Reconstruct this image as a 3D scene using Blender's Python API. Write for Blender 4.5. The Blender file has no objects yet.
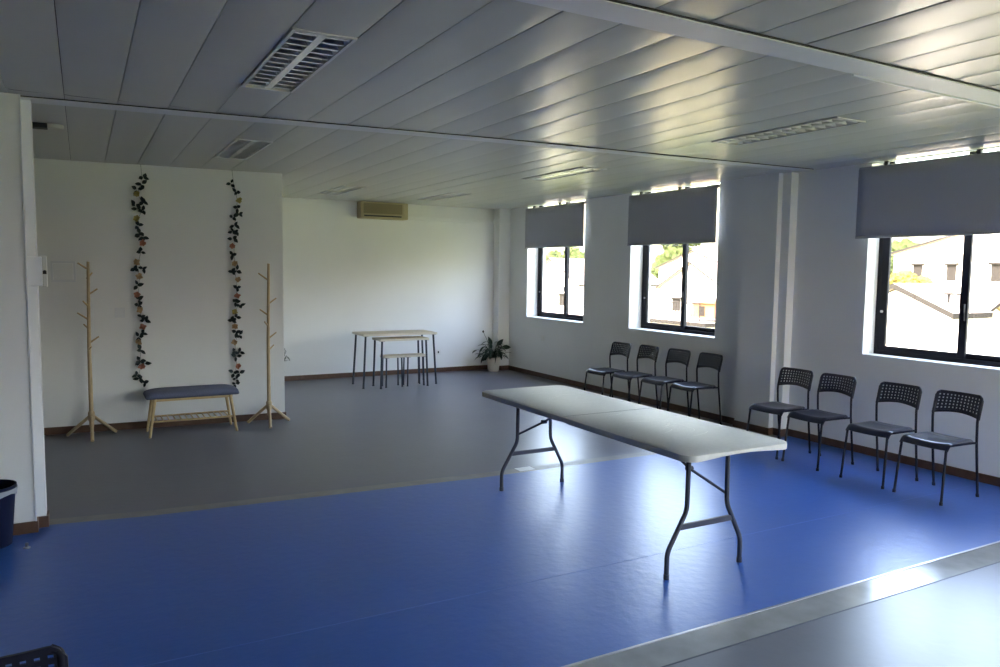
import bpy, bmesh, math, random
from mathutils import Vector, Matrix, noise as mnoise
PI = math.pi
sc = bpy.context.scene
col = sc.collection
random.seed(7)

# ------------------------------------------------------------------ camera
YAW, PITCH, ROLL = 0.5034, 0.0832, 0.0120
fw = Vector((math.sin(YAW)*math.cos(PITCH), math.cos(YAW)*math.cos(PITCH), -math.sin(PITCH)))
r0 = Vector((math.cos(YAW), -math.sin(YAW), 0)); u0 = r0.cross(fw)
rt = r0*math.cos(ROLL) + u0*math.sin(ROLL); up = u0*math.cos(ROLL) - r0*math.sin(ROLL)
cam_d = bpy.data.cameras.new('camera'); cam = bpy.data.objects.new('camera', cam_d); col.objects.link(cam)
M = Matrix((rt, up, -fw)).transposed().to_4x4(); M.translation = Vector((0, 0, 1.655))
cam.matrix_world = M
cam_d.sensor_width = 36; cam_d.lens = 36*0.75836; cam_d.clip_start = .05; cam_d.clip_end = 2000
sc.camera = cam

# ------------------------------------------------------------------ world, sun, exposure
w = bpy.data.worlds.new('world'); sc.world = w; w.use_nodes = True
nt = w.node_tree; nt.nodes.clear()
wo = nt.nodes.new('ShaderNodeOutputWorld'); bg = nt.nodes.new('ShaderNodeBackground')
sky = nt.nodes.new('ShaderNodeTexSky'); sky.sky_type = 'NISHITA'; sky.sun_disc = False
sky.sun_elevation = math.radians(42); sky.sun_rotation = math.radians(250); sky.air_density = 1.6; sky.dust_density = 3.5; sky.ozone_density = 1.0
bg.inputs['Strength'].default_value = 0.95
hs = nt.nodes.new('ShaderNodeHueSaturation'); hs.inputs['Saturation'].default_value = .85
nt.links.new(sky.outputs[0], hs.inputs['Color']); tn = nt.nodes.new('ShaderNodeVectorMath'); tn.operation = 'MULTIPLY'; tn.inputs[1].default_value = (1.045, .962, 1.03)
nt.links.new(hs.outputs[0], tn.inputs[0]); nt.links.new(tn.outputs[0], bg.inputs[0]); nt.links.new(bg.outputs[0], wo.inputs[0])
sun_d = bpy.data.lights.new('sun', 'SUN'); sun_d.energy = 2.0; sun_d.angle = math.radians(1); sun_d.color = (1, .93, .80)
sun = bpy.data.objects.new('sun', sun_d); col.objects.link(sun)
sun.rotation_euler = Vector((-0.70, 0.10, 0.70)).to_track_quat('Z', 'Y').to_euler()
vs = sc.view_settings; vs.view_transform = 'Standard'; vs.look = 'None'; vs.gamma = 1; vs.use_curve_mapping = False
vs.exposure = 2.5
cy = sc.cycles
cy.use_denoising = True; cy.max_bounces = 10; cy.diffuse_bounces = 7; cy.glossy_bounces = 4; cy.transparent_max_bounces = 12
cy.transmission_bounces = 4; cy.sample_clamp_indirect = 8; cy.caustics_reflective = False; cy.caustics_refractive = False

# ------------------------------------------------------------------ materials
def mat(name, c, rough=.5, metal=0, spec=.5, noise=0, nscale=8, bump=0, bscale=60, c2=None, coat=0, rvar=0):
    m = bpy.data.materials.new(name); m.use_nodes = True
    t = m.node_tree; b = t.nodes['Principled BSDF']
    b.inputs['Base Color'].default_value = (*c, 1); b.inputs['Roughness'].default_value = rough
    b.inputs['Metallic'].default_value = metal; b.inputs['Specular IOR Level'].default_value = spec
    if coat: b.inputs['Coat Weight'].default_value = coat; b.inputs['Coat Roughness'].default_value = .2
    tc = t.nodes.new('ShaderNodeTexCoord')
    if noise:
        n = t.nodes.new('ShaderNodeTexNoise'); n.inputs['Scale'].default_value = nscale; n.inputs['Detail'].default_value = 5
        t.links.new(tc.outputs['Object'], n.inputs['Vector'])
        r = t.nodes.new('ShaderNodeValToRGB'); r.color_ramp.elements[0].position = .3; r.color_ramp.elements[1].position = .7
        d = c2 or tuple(max(0, x*(1-noise)) for x in c)
        r.color_ramp.elements[0].color = (*d, 1); r.color_ramp.elements[1].color = (*c, 1)
        t.links.new(n.outputs[0], r.inputs[0]); t.links.new(r.outputs[0], b.inputs['Base Color'])
    if rvar:
        n = t.nodes.new('ShaderNodeTexNoise'); n.inputs['Scale'].default_value = 2.5; n.inputs['Detail'].default_value = 6
        t.links.new(tc.outputs['Object'], n.inputs['Vector'])
        r = t.nodes.new('ShaderNodeMapRange'); r.inputs['To Min'].default_value = rough-rvar; r.inputs['To Max'].default_value = rough+rvar
        r.inputs['From Min'].default_value = .3; r.inputs['From Max'].default_value = .7
        t.links.new(n.outputs[0], r.inputs[0]); t.links.new(r.outputs[0], b.inputs['Roughness'])
    if bump:
        n = t.nodes.new('ShaderNodeTexNoise'); n.inputs['Scale'].default_value = bscale; n.inputs['Detail'].default_value = 3
        t.links.new(tc.outputs['Object'], n.inputs['Vector'])
        bp = t.nodes.new('ShaderNodeBump'); bp.inputs['Strength'].default_value = bump; bp.inputs['Distance'].default_value = .01
        t.links.new(n.outputs[0], bp.inputs['Height']); t.links.new(bp.outputs[0], b.inputs['Normal'])
    return m
MT = dict(
 wall=mat('wall_paint', (.80, .81, .82), .65, noise=.05, nscale=1.3, bump=.05, bscale=120),
 darkwall=mat('unseen_dark_wall', (.16, .13, .11), .6, noise=.2, nscale=3),  # dark tone made up for the unseen left wall to cut fill light
 jamb=mat('reveal_paint', (.84, .84, .82), .6, noise=.02),
 ceil=mat('ceiling_enamel', (.55, .555, .525), .30, noise=.04, nscale=2, spec=.13, bump=.03, bscale=3),
 slab=mat('slab', (.4, .4, .4), .9),
 beam=mat('beam_enamel', (.72, .74, .78), .5, noise=.05, nscale=6),
 blue=mat('blue_vinyl', (.024, .105, .42), .34, noise=.05, nscale=2.0, bump=.20, bscale=16, spec=.7),
 grey=mat('grey_vinyl', (.132, .136, .166), .32, noise=.08, nscale=2.5, bump=.08, bscale=16, spec=.5),
 strip=mat('strip_lacquer', (.36, .36, .35), .16, noise=.25, nscale=6.0, bump=.04, bscale=5),
 band=mat('band_screed', (.27, .26, .245), .42, noise=.3, nscale=7),
 base=mat('skirting_wood', (.115, .058, .035), .45, noise=.3, nscale=18),
 blackal=mat('black_aluminium', (.010, .010, .016), .55, spec=.2),
 blind=mat('blind_fabric', (.46, .47, .53), .9, spec=.1, noise=.06, nscale=180),
 steel=mat('steel', (.5, .5, .52), .3, 1),
 seam=mat('vinyl_weld', (.10, .20, .60), .3),
 mirror=mat('louver_aluminium', (.92, .92, .92), .28, 1),
 white=mat('white_plastic', (.74, .74, .73), .4),
 tube=mat('lamp_tube_glass', (.85, .85, .85), .25),
 cream=mat('cream_plastic', (.42, .36, .21), .45),
 grille=mat('grille_plastic', (.24, .20, .10), .5),
 dark=mat('dark_gap', (.02, .02, .02), .7),
 navy=mat('navy_black_plastic', (.012, .013, .026), .28, spec=.5),
 tubeblk=mat('black_tube', (.009, .010, .022), .5, spec=.3),
 tabletop=mat('granite_plastic', (.58, .58, .56), .55, noise=.08, nscale=40, bump=.08, bscale=220),
 stain=mat('dried_paint', (.86, .86, .82), .5),
 grtube=mat('grey_powdercoat', (.055, .06, .085), .45, spec=.35),
 birch=mat('birch', (.52, .39, .23), .5, noise=.2, nscale=14),
 bamboo=mat('bamboo', (.60, .44, .22), .45, noise=.25, nscale=14),
 cushion=mat('blue_grey_cloth', (.15, .165, .25), .85, spec=.2, noise=.2, nscale=150, bump=.2, bscale=300),
 ply=mat('light_oak_top', (.62, .52, .36), .45, noise=.16, nscale=10),
 plyedge=mat('pale_edge', (.70, .64, .52), .5),
 legblue=mat('dark_blue_steel', (.02, .03, .05), .4),
 leaf=mat('dark_leaf', (.022, .052, .036), .4, noise=.35, nscale=25),
 leaf2=mat('garland_leaf', (.010, .028, .034), .5, noise=.4, nscale=40),
 pink=mat('pink_petal', (.52, .22, .15), .6, noise=.2, nscale=60),
 peach=mat('peach_petal', (.55, .38, .22), .6, noise=.2, nscale=60),
 yellow=mat('yellow_petal', (.50, .42, .14), .6, noise=.2, nscale=60),
 soil=mat('soil', (.05, .035, .025), .9),
 potw=mat('pot_plastic', (.74, .70, .64), .5),
 potb=mat('blue_pot', (.14, .2, .28), .4),
 bin=mat('bin_plastic', (.004, .007, .032), .55, spec=.15),
 liner=mat('bin_liner', (.35, .37, .42), .4),
 facade=mat('render_facade', (.60, .57, .50), .9, noise=.06, nscale=.4),
 facade2=mat('render_cream', (.50, .42, .30), .9, noise=.08, nscale=.5),
 facade3=mat('render_orange', (.16, .075, .03), .9, noise=.1, nscale=.7),
 roof=mat('pale_roof_tile', (.26, .20, .15), .9, noise=.15, nscale=2),
 shutter=mat('window_dark', (.022, .02, .018), .8, spec=0),
 ground=mat('ground', (.26, .28, .12), .95, noise=.3, nscale=.08),
 hill=mat('hill_green', (.055, .065, .035), 1, noise=.5, nscale=.03, c2=(.16, .14, .08)),
 tree=mat('tree_leaf', (.045, .058, .022), .9, spec=0, noise=.4, nscale=.9),
 treey=mat('tree_yellow', (.13, .11, .03), .9, spec=0, noise=.3, nscale=.9),
 bark=mat('bark', (.04, .03, .02), .9),
)
def tile_roof(m):
    t = m.node_tree; b = t.nodes['Principled BSDF']
    wv = t.nodes.new('ShaderNodeTexWave'); wv.inputs['Scale'].default_value = 1.2; wv.bands_direction = 'Z'
    tc = t.nodes.new('ShaderNodeTexCoord'); t.links.new(tc.outputs['Object'], wv.inputs['Vector'])
    bp = t.nodes.new('ShaderNodeBump'); bp.inputs['Distance'].default_value = .15; bp.inputs['Strength'].default_value = .8
    t.links.new(wv.outputs[1], bp.inputs['Height']); t.links.new(bp.outputs[0], b.inputs['Normal'])
tile_roof(MT['roof'])
gm = bpy.data.materials.new('window_glass'); gm.use_nodes = True; t = gm.node_tree; t.nodes.clear()
o_ = t.nodes.new('ShaderNodeOutputMaterial'); mx = t.nodes.new('ShaderNodeMixShader'); tr = t.nodes.new('ShaderNodeBsdfTransparent')
gl = t.nodes.new('ShaderNodeBsdfGlossy'); gl.inputs['Roughness'].default_value = .02; fr = t.nodes.new('ShaderNodeFresnel'); fr.inputs[0].default_value = 1.45
tr.inputs[0].default_value = (.96, .98, .97, 1)
ge = t.nodes.new('ShaderNodeNewGeometry'); mr = t.nodes.new('ShaderNodeMapRange')
mr.inputs['To Min'].default_value = 1.45; mr.inputs['To Max'].default_value = 1/1.45
t.links.new(ge.outputs['Backfacing'], mr.inputs[0]); t.links.new(mr.outputs[0], fr.inputs[0])   # same low reflectance on both faces of the sheet
t.links.new(fr.outputs[0], mx.inputs[0]); t.links.new(tr.outputs[0], mx.inputs[1]); t.links.new(gl.outputs[0], mx.inputs[2]); t.links.new(mx.outputs[0], o_.inputs[0])
MT['glass'] = gm

# ------------------------------------------------------------------ mesh helpers
def fin(name, bm, m, parent=None, loc=(0, 0, 0), smooth=None, flip=True):
    me = bpy.data.meshes.new(name)
    if flip: bmesh.ops.recalc_face_normals(bm, faces=bm.faces)
    bm.to_mesh(me); bm.free()
    for x in (m if isinstance(m, (list, tuple)) else [m]): me.materials.append(MT[x])
    if smooth is not None:
        for p in me.polygons: p.use_smooth = True
        me.set_sharp_from_angle(angle=math.radians(smooth))
    o = bpy.data.objects.new(name, me); col.objects.link(o); o.location = loc
    if parent: o.parent = parent
    return o
def box(bm, x0, x1, y0, y1, z0, z1, bev=0, mi=0):
    r = bmesh.ops.create_cube(bm, size=1); vs = r['verts']
    for v in vs: v.co = Vector(((x0+x1)/2+v.co.x*(x1-x0), (y0+y1)/2+v.co.y*(y1-y0), (z0+z1)/2+v.co.z*(z1-z0)))
    fs = set(f for v in vs for f in v.link_faces)
    for f in fs: f.material_index = mi
    if bev:
        es = list(set(e for v in vs for e in v.link_edges))
        bmesh.ops.bevel(bm, geom=es, offset=bev, segments=2, affect='EDGES', profile=.6)
    return vs
def tube(bm, pts, r, n=8, caps=True, mi=0, flat=1.0):
    pts = [Vector(p) for p in pts]; rs = r if isinstance(r, (list, tuple)) else [r]*len(pts)
    rings = []; prev = None
    for i, p in enumerate(pts):
        a = (pts[i]-pts[i-1]).normalized() if i else None
        b = (pts[i+1]-pts[i]).normalized() if i < len(pts)-1 else None
        d = (a+b).normalized() if a and b else (a or b)
        if prev is None:
            ref = Vector((0, 0, 1)) if abs(d.z) < .9 else Vector((0, 1, 0))
            x = d.cross(ref).normalized()
        else:
            x = (prev - d*prev.dot(d)).normalized()
        prev = x; y = d.cross(x)
        s = 1/max(.5, a.dot(d)) if a and b else 1
        rings.append([bm.verts.new(p + (x*math.cos(2*PI*k/n)*s + y*math.sin(2*PI*k/n)*flat)*rs[i]) for k in range(n)])
    for i in range(len(rings)-1):
        for k in range(n):
            f = bm.faces.new((rings[i][k], rings[i][(k+1) % n], rings[i+1][(k+1) % n], rings[i+1][k])); f.material_index = mi
    if caps: bm.faces.new(rings[0][::-1]).material_index = mi; bm.faces.new(rings[-1]).material_index = mi
def lathe(bm, prof, n=28, c=(0, 0), close=True):
    rings = [[bm.verts.new((c[0]+r*math.cos(2*PI*k/n), c[1]+r*math.sin(2*PI*k/n), z)) for k in range(n)] for r, z in prof]
    for i in range(len(rings)-1):
        for k in range(n): bm.faces.new((rings[i][k], rings[i][(k+1) % n], rings[i+1][(k+1) % n], rings[i+1][k]))
    if close: bm.faces.new(rings[0][::-1]); bm.faces.new(rings[-1])
def smoothpath(pts, rad=.03, seg=4):
    pts = [Vector(p) for p in pts]; out = [pts[0]]
    for i in range(1, len(pts)-1):
        a, b, c = pts[i-1], pts[i], pts[i+1]
        l1, l2 = (a-b).length, (c-b).length; d = min(rad, l1*.45, l2*.45)
        p, q = b+(a-b).normalized()*d, b+(c-b).normalized()*d
        for k in range(seg+1):
            u = k/seg; out.append(p*(1-u)**2 + b*2*u*(1-u) + q*u*u)
    out.append(pts[-1]); return out
def B(): return bmesh.new()
def struct(name, bm, m, **k):
    o = fin(name, bm, m, **k); o['kind'] = 'structure'; return o
def tag(o, label, cat, group=None, kind=None):
    o['label'] = label; o['category'] = cat
    if group: o['group'] = group
    if kind: o['kind'] = kind
    return o
def empty(name, loc, rz=0):
    o = bpy.data.objects.new(name, None); o.empty_display_size = .1; col.objects.link(o); o.location = loc; o.rotation_euler = (0, 0, rz); return o
def copy_tree(o, parent=None):
    c = o.copy(); col.objects.link(c)
    if parent: c.parent = parent
    for ch in list(o.children): copy_tree(ch, c)
    return c

# ------------------------------------------------------------------ the room (metres; y runs along the window wall, x along the end wall)
XR, YB, HC, XP = 6.217, 11.157, 2.66, 1.912
PSL = .07
def yp(x): return 8.52-(x+.38)*PSL        # face of the partition, a few degrees off square
PROT = -math.atan(PSL)
XL, YF = -3.2, -3.0
WINS = [(8.848, 10.42), (6.282, 7.822), (2.91, 4.496), (.27, 1.5), (-2.4, -.8)]  # last two are out of frame, added to let daylight into the foreground
XN = 6.30                                # the nearer half of the window wall is set back a little
def xw(b): return XN if b < 5 else XR
FILL_WINS = [(3.0, 5.9)]        # unseen window added behind the camera to bring daylight to the foreground
SILL, HEAD = .919, 2.80
XO = XR+.34
def poly_slab(name, pts, m, z0=-.06):
    bm = B(); top = [bm.verts.new((x, y, 0)) for x, y in pts]; bot = [bm.verts.new((x, y, z0)) for x, y in pts]
    bm.faces.new(top); bm.faces.new(bot[::-1]); n = len(pts)
    for i in range(n): bm.faces.new((top[i], bot[i], bot[(i+1) % n], top[(i+1) % n]))
    return struct(name, bm, m)
E1 = [(XL, 5.56), (-.24, 5.52), (.35, 5.425), (2.75, 5.275), (XN, 5.26)]     # far edge of the blue vinyl
E1b = [(x, y+.125) for x, y in E1]
poly_slab('floor', E1b+[(XN, YB), (XL, YB)], 'grey')
poly_slab('trim_1', E1+E1b[::-1], 'band')
poly_slab('floor.001', [(XL, 2.535), (XN, 2.535)]+E1[::-1], 'blue')
poly_slab('trim_2', [(XL, 2.345), (XN, 2.345), (XN, 2.535), (XL, 2.535)], 'strip')
poly_slab('floor.002', [(XL, YF), (XN, YF), (XN, 2.345), (XL, 2.345)], 'grey')
# far edge of the pale strip: metal nosing; near edge: dark strip as groove
bm = B(); box(bm, XL, XN-.013, 2.529, 2.541, 0, .003); struct('trim_3', bm, 'steel')
bm = B(); box(bm, XL, XN-.013, 2.341, 2.349, 0, .001); struct('trim_14', bm, 'grtube')
bm = B(); box(bm, XL, XN-.013, 3.350, 3.353, 0, .0006); struct('trim_11', bm, 'seam')

# right wall with the window openings
bm = B(); ys = sorted(WINS)
box(bm, XN, XO, YF-.2, 5.35, -.06, SILL); box(bm, XR, XO, 5.35, YB+.2, -.06, SILL)
prev = YF-.2
for a, b in ys:
    x_ = xw(b)
    if prev < 5 < a: box(bm, XN, XO, prev, 5.35, SILL, 3.0); box(bm, XR, XO, 5.35, a, SILL, 3.0)
    else: box(bm, x_, XO, prev, a, SILL, 3.0)
    box(bm, x_, XO, a, b, HEAD, 3.0); box(bm, x_, x_+.02, a, b, 2.656, HEAD); prev = b
box(bm, XR, XO, prev, YB+.2, SILL, 3.0)
box(bm, 6.137, XR, 5.40, 5.865, 0, HC); box(bm, 6.20, XN+.01, 5.297, 5.41, 0, HC)
box(bm, 6.009, XR, 10.975, YB, 0, HC)
struct('wall_right', bm, 'wall')
# white painted linings of the openings
for i, (a, b) in enumerate(WINS):
    bm = B(); t_ = .004
    x_ = xw(b)+.002
    box(bm, x_, XO, a, a+t_, SILL, HEAD); box(bm, x_, XO, b-t_, b, SILL, HEAD)
    box(bm, x_, XO, a, b, SILL, SILL+t_); box(bm, x_, XO, a, b, HEAD-t_, HEAD)
    struct('trim_%d' % (4+i if i < 4 else 12), bm, 'jamb')
bm = B(); box(bm, XP-.15, XR, YB, YB+.2, -.06, 3.0); struct('wall_back', bm, 'wall')
bm = B(); A4 = [(XL, yp(XL)), (XP, yp(XP)), (XP, YB), (XP-.14, YB), (XP-.14, yp(XP)+.16), (XL, yp(XL)+.15)]
lo = [bm.verts.new((x, y, 0)) for x, y in A4]; hi = [bm.verts.new((x, y, HC)) for x, y in A4]
bm.faces.new(lo); bm.faces.new(hi[::-1])
for k in range(6): bm.faces.new((lo[k], lo[(k+1) % 6], hi[(k+1) % 6], hi[k]))
struct('wall_partition', bm, 'wall')
bm = B(); box(bm, XL-.2, XL, YF-.2, YB+.2, -.06, 3.0); struct('wall_left', bm, 'darkwall')
bm = B(); box(bm, XL, XN, YF-.3, YF, -.06, SILL); pv = XL
for a, b in FILL_WINS: box(bm, pv, a, YF-.3, YF, SILL, 3.0); box(bm, a, b, YF-.3, YF, HEAD, 3.0); box(bm, a, b, YF-.02, YF, 2.656, HEAD); pv = b
box(bm, pv, XN, YF-.3, YF, SILL, 3.0); struct('wall_front', bm, 'wall')
# short wall at the left with its end post
bm = B(); box(bm, XL, -.296, 5.40, 5.60, 0, HC); struct('wall_divider', bm, 'wall')
bm = B(); box(bm, -.296, -.242, 5.488, 5.60, 0, HC-.012, .004); box(bm, -.298, -.289, 5.392, 5.402, 0, HC); struct('trim_8', bm, 'beam')
# skirtings
def skirt(name, segs):
    bm = B()
    for s in segs: box(bm, *s, .001, .072)
    struct(name, bm, 'base')
s_ = .012
skirt('baseboard_right', [(XN-s_, XN, YF, 5.285), (6.20-s_, XN, 5.285, 5.297), (6.20-s_, 6.20, 5.297, 5.388), (6.137-s_, 6.20, 5.388, 5.40), (6.137-s_, 6.137, 5.40, 5.877), (6.137, XR, 5.865, 5.877), (XR-s_, XR, 5.877, 10.975)])
skirt('baseboard_back', [(XP, 6.009, YB-s_, YB), (5.997, 6.009, 10.963, YB), (6.009, XR, 10.963, 10.975)])
bm = B(); A5 = [(XL, yp(XL)), (XL, yp(XL)-s_), (XP+s_, yp(XP)-s_), (XP+s_, YB-s_), (XP, YB-s_), (XP, yp(XP))]
lo = [bm.verts.new((x, y, .001)) for x, y in A5]; hi = [bm.verts.new((x, y, .072)) for x, y in A5]
bm.faces.new(lo); bm.faces.new(hi[::-1])
for k in range(6): bm.faces.new((lo[k], lo[(k+1) % 6], hi[(k+1) % 6], hi[k]))
struct('baseboard_partition', bm, 'base')
skirt('baseboard_divider', [(XL, -.284, 5.388, 5.40), (-.296, -.284, 5.40, 5.476), (-.296, -.230, 5.476, 5.488), (-.242, -.230, 5.488, 5.60)])

# ceiling: enamelled metal planks, each very slightly bowed, with dark joints
PX0, PW = -.063, .2895
LIGHTS = [(3, 3.31, 4.495), (4, 6.33, 7.46), (10, 9.12, 10.30), (15, 9.12, 10.30), (15, 3.315, 4.435), (15, 6.14, 7.32)]
bm = B()
BK = [YF, 2.44, 5.30, YB]
rj = random.Random(3)
for k in range(-11, 22):
    x0 = PX0+k*PW; x1 = x0+PW
    if x0 < XL-.3: continue
    x0c, x1c = max(x0, XL), min(x1, XN)
    if x1c-x0c < .02: continue
    cuts = list(BK)
    holes = [(a, b) for kk, a, b in LIGHTS if kk == k]
    segs = []
    for i in range(3):
        y0, y1 = BK[i], BK[i+1]
        pieces = [(y0, y1)]
        for a, b in holes:
            np_ = []
            for p, q in pieces:
                if a >= q or b <= p: np_.append((p, q)); continue
                if p < a: np_.append((p, a))
                if b < q: np_.append((b, q))
            pieces = np_
        segs += pieces
    for y0, y1 in segs:
        tilt = rj.uniform(-.0012, .0012); sag = rj.uniform(.0008, .0024); g = .0022; n = 8
        prof = [(x0c+g, HC+.03)]
        for j in range(n+1):
            u = j/n; x = x0c+g+(x1c-x0c-2*g)*u; e = .006 if j in (0, n) else 0
            prof.append((x, HC+.0035 - sag*(1-(2*u-1)**2) + tilt*(2*u-1) + e*.4))
        prof.append((x1c-g, HC+.03))
        m_ = 6; rows = []
        for q in range(m_+1):
            y = y0+.0015+(y1-y0-.003)*q/m_; wob = rj.uniform(-.0006, .0006)
            rows.append([bm.verts.new((x, y, z+(wob if 0 < j < len(prof)-1 else 0))) for j, (x, z) in enumerate(prof)])
        for q in range(m_):
            for j in range(len(prof)-1): bm.faces.new((rows[q][j], rows[q][j+1], rows[q+1][j+1], rows[q+1][j]))
bmesh.ops.recalc_face_normals(bm, faces=bm.faces)
for f in bm.faces:
    if f.normal.z > .2: f.normal_flip()
    f.smooth = True
for v in box(bm, XL, XN, YF, YB, 2.86, 3.0): 
    for f in v.link_faces: f.material_index = 1
ce = struct('ceiling', bm, ['ceil', 'dark'], flip=False)
ce.data.set_sharp_from_angle(angle=math.radians(25))
# beams / rails under the ceiling
def skewbox(bm, x0, x1, ya0, ya1, yb0, yb1, z0, z1):
    v = [bm.verts.new(p) for p in ((x0, ya0, z0), (x0, ya1, z0), (x1, yb1, z0), (x1, yb0, z0), (x0, ya0, z1), (x0, ya1, z1), (x1, yb1, z1), (x1, yb0, z1))]
    for f in ((0, 1, 2, 3), (4, 5, 6, 7), (0, 1, 5, 4), (1, 2, 6, 5), (2, 3, 7, 6), (3, 0, 4, 7)): bm.faces.new([v[i] for i in f])
bm = B(); skewbox(bm, -.296, 2.8, 5.45, 5.60, 5.19, 5.32, HC-.010, HC+.002); skewbox(bm, 2.8, 6.19, 5.19, 5.32, 5.04, 5.16, HC-.010, HC+.002); struct('trim_9', bm, 'beam')
bm = B(); skewbox(bm, XL, XN, 2.28, 2.44, 2.43, 2.60, HC-.010, HC+.002); skewbox(bm, 3.4, 4.9, 2.552, 2.562, 2.582, 2.592, HC-.018, HC-.008); struct('trim_10', bm, 'beam')
bm = B(); skewbox(bm, XL, XN, 2.270, 2.28, 2.420, 2.43, HC-.004, HC+.002); skewbox(bm, -.296, 2.8, 5.444, 5.45, 5.184, 5.19, HC-.004, HC+.002); skewbox(bm, 2.8, 6.19, 5.184, 5.19, 5.034, 5.04, HC-.004, HC+.002); struct('trim_13', bm, 'dark')  # dark strips painted in as the shadow gap along each rail's near edge

# ------------------------------------------------------------------ windows
def window(i, a, b, front=False):
    xf = xw(b)+(.20 if b > 5 else .16)
    root = bpy.data.objects.new('window_%d' % i, None); root.empty_display_size = .1; col.objects.link(root); root.location = (xf, (a+b)/2, SILL); root['kind'] = 'structure'
    if front: root.location = ((a+b)/2, YF-.20, SILL); root.rotation_euler = (0, 0, -PI/2)
    hw = (b-a)/2; H = HEAD-SILL; e = .004
    bm = B(); t_ = .042; d = .07
    box(bm, 0, d, -hw+e, -hw+t_, e, H-e); box(bm, 0, d, hw-t_, hw-e, e, H-e); box(bm, 0, d, -hw+t_, hw-t_, e, .040); box(bm, 0, d, -hw+t_, hw-t_, H-.04, H-e)
    fin('window_frame', bm, 'blackal', root)
    for s, x0 in ((1, .004), (-1, .036)):       # the two sliding sashes
        y0, y1 = (-.042, hw-t_) if s > 0 else (-hw+t_, .042)
        bm = B(); q = .066; x1 = x0+.028
        box(bm, x0, x1, y0, y0+q, .040, H-.04, .003); box(bm, x0, x1, y1-q, y1, .040, H-.04, .003)
        box(bm, x0, x1, y0+q, y1-q, .040, .040+.045); box(bm, x0, x1, y0+q, y1-q, H-.09, H-.04)
        so = fin('sash', bm, 'blackal', root)
        bm = B(); box(bm, x0+.012, x0+.016, y0+q-.005, y1-q+.005, .08, H-.085); fin('pane', bm, 'glass', so)
        if s > 0:
            bm = B(); box(bm, x0-.020, x0, y0+.012, y0+.036, .36, .50, .005); box(bm, x0-.034, x0-.014, y0+.010, y0+.030, .43, .50, .004); fin('latch', bm, 'blackal', so)
            bm = B(); tube(bm, [(x0-.012, y1-.024, .40), (x0+.002, y1-.024, .40)], .012, 10); k_ = fin('knob', bm, 'steel', so)
    return root
for i, (a, b) in enumerate(WINS): window(i+1, a, b)
for i, (a, b) in enumerate(FILL_WINS): window(i+6, a, b, True)

# ------------------------------------------------------------------ roller blinds
def blind(y0, y1, zb, label):
    r = empty('roller_blind', (xw(y1)-.055, (y0+y1)/2, zb)); h = (y1-y0)/2; zt = 2.628-zb
    tag(r, label, 'blind', 'grey roller blinds half lowered over the windows')
    bm = B(); n = 24
    rows = [[bm.verts.new((.004*math.sin(3*PI*k/n)*(1-z), -h+2*h*k/n, z*(zt-.02))) for k in range(n+1)] for z in [q/6 for q in range(7)]]
    for q in range(6):
        for k in range(n): bm.faces.new((rows[q][k], rows[q][k+1], rows[q+1][k+1], rows[q+1][k]))
    f = fin('fabric', bm, 'blind', r, smooth=60)
    so = f.modifiers.new('s', 'SOLIDIFY'); so.thickness = .0015
    bm = B(); box(bm, -.006, .008, -h, h, -.008, .016, .004); fin('bottom_bar', bm, 'blind', r)
    bm = B(); tube(bm, [(.022, -h, zt-.018), (.022, h, zt-.018)], .018, 14); fin('roller_tube', bm, 'blind', r, smooth=40)
    for u in (.15, .60):
        yy = h-2*h*u
        bm = B(); box(bm, .004, .030, yy-.018, yy+.018, zt-.002, HC-.004-zb); box(bm, -.002, .034, yy-.012, yy+.012, zt-.01, zt+.012); fin('bracket', bm, 'grtube', r)
blind(8.80, 10.40, 2.010, 'grey roller blind half lowered over the window nearest the potted plant')
blind(6.262, 7.815, 1.996, 'grey roller blind half lowered over the middle window of the three')
blind(2.82, 4.585, 1.990, 'wide grey roller blind over the window cut by the right edge of the photo')

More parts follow.
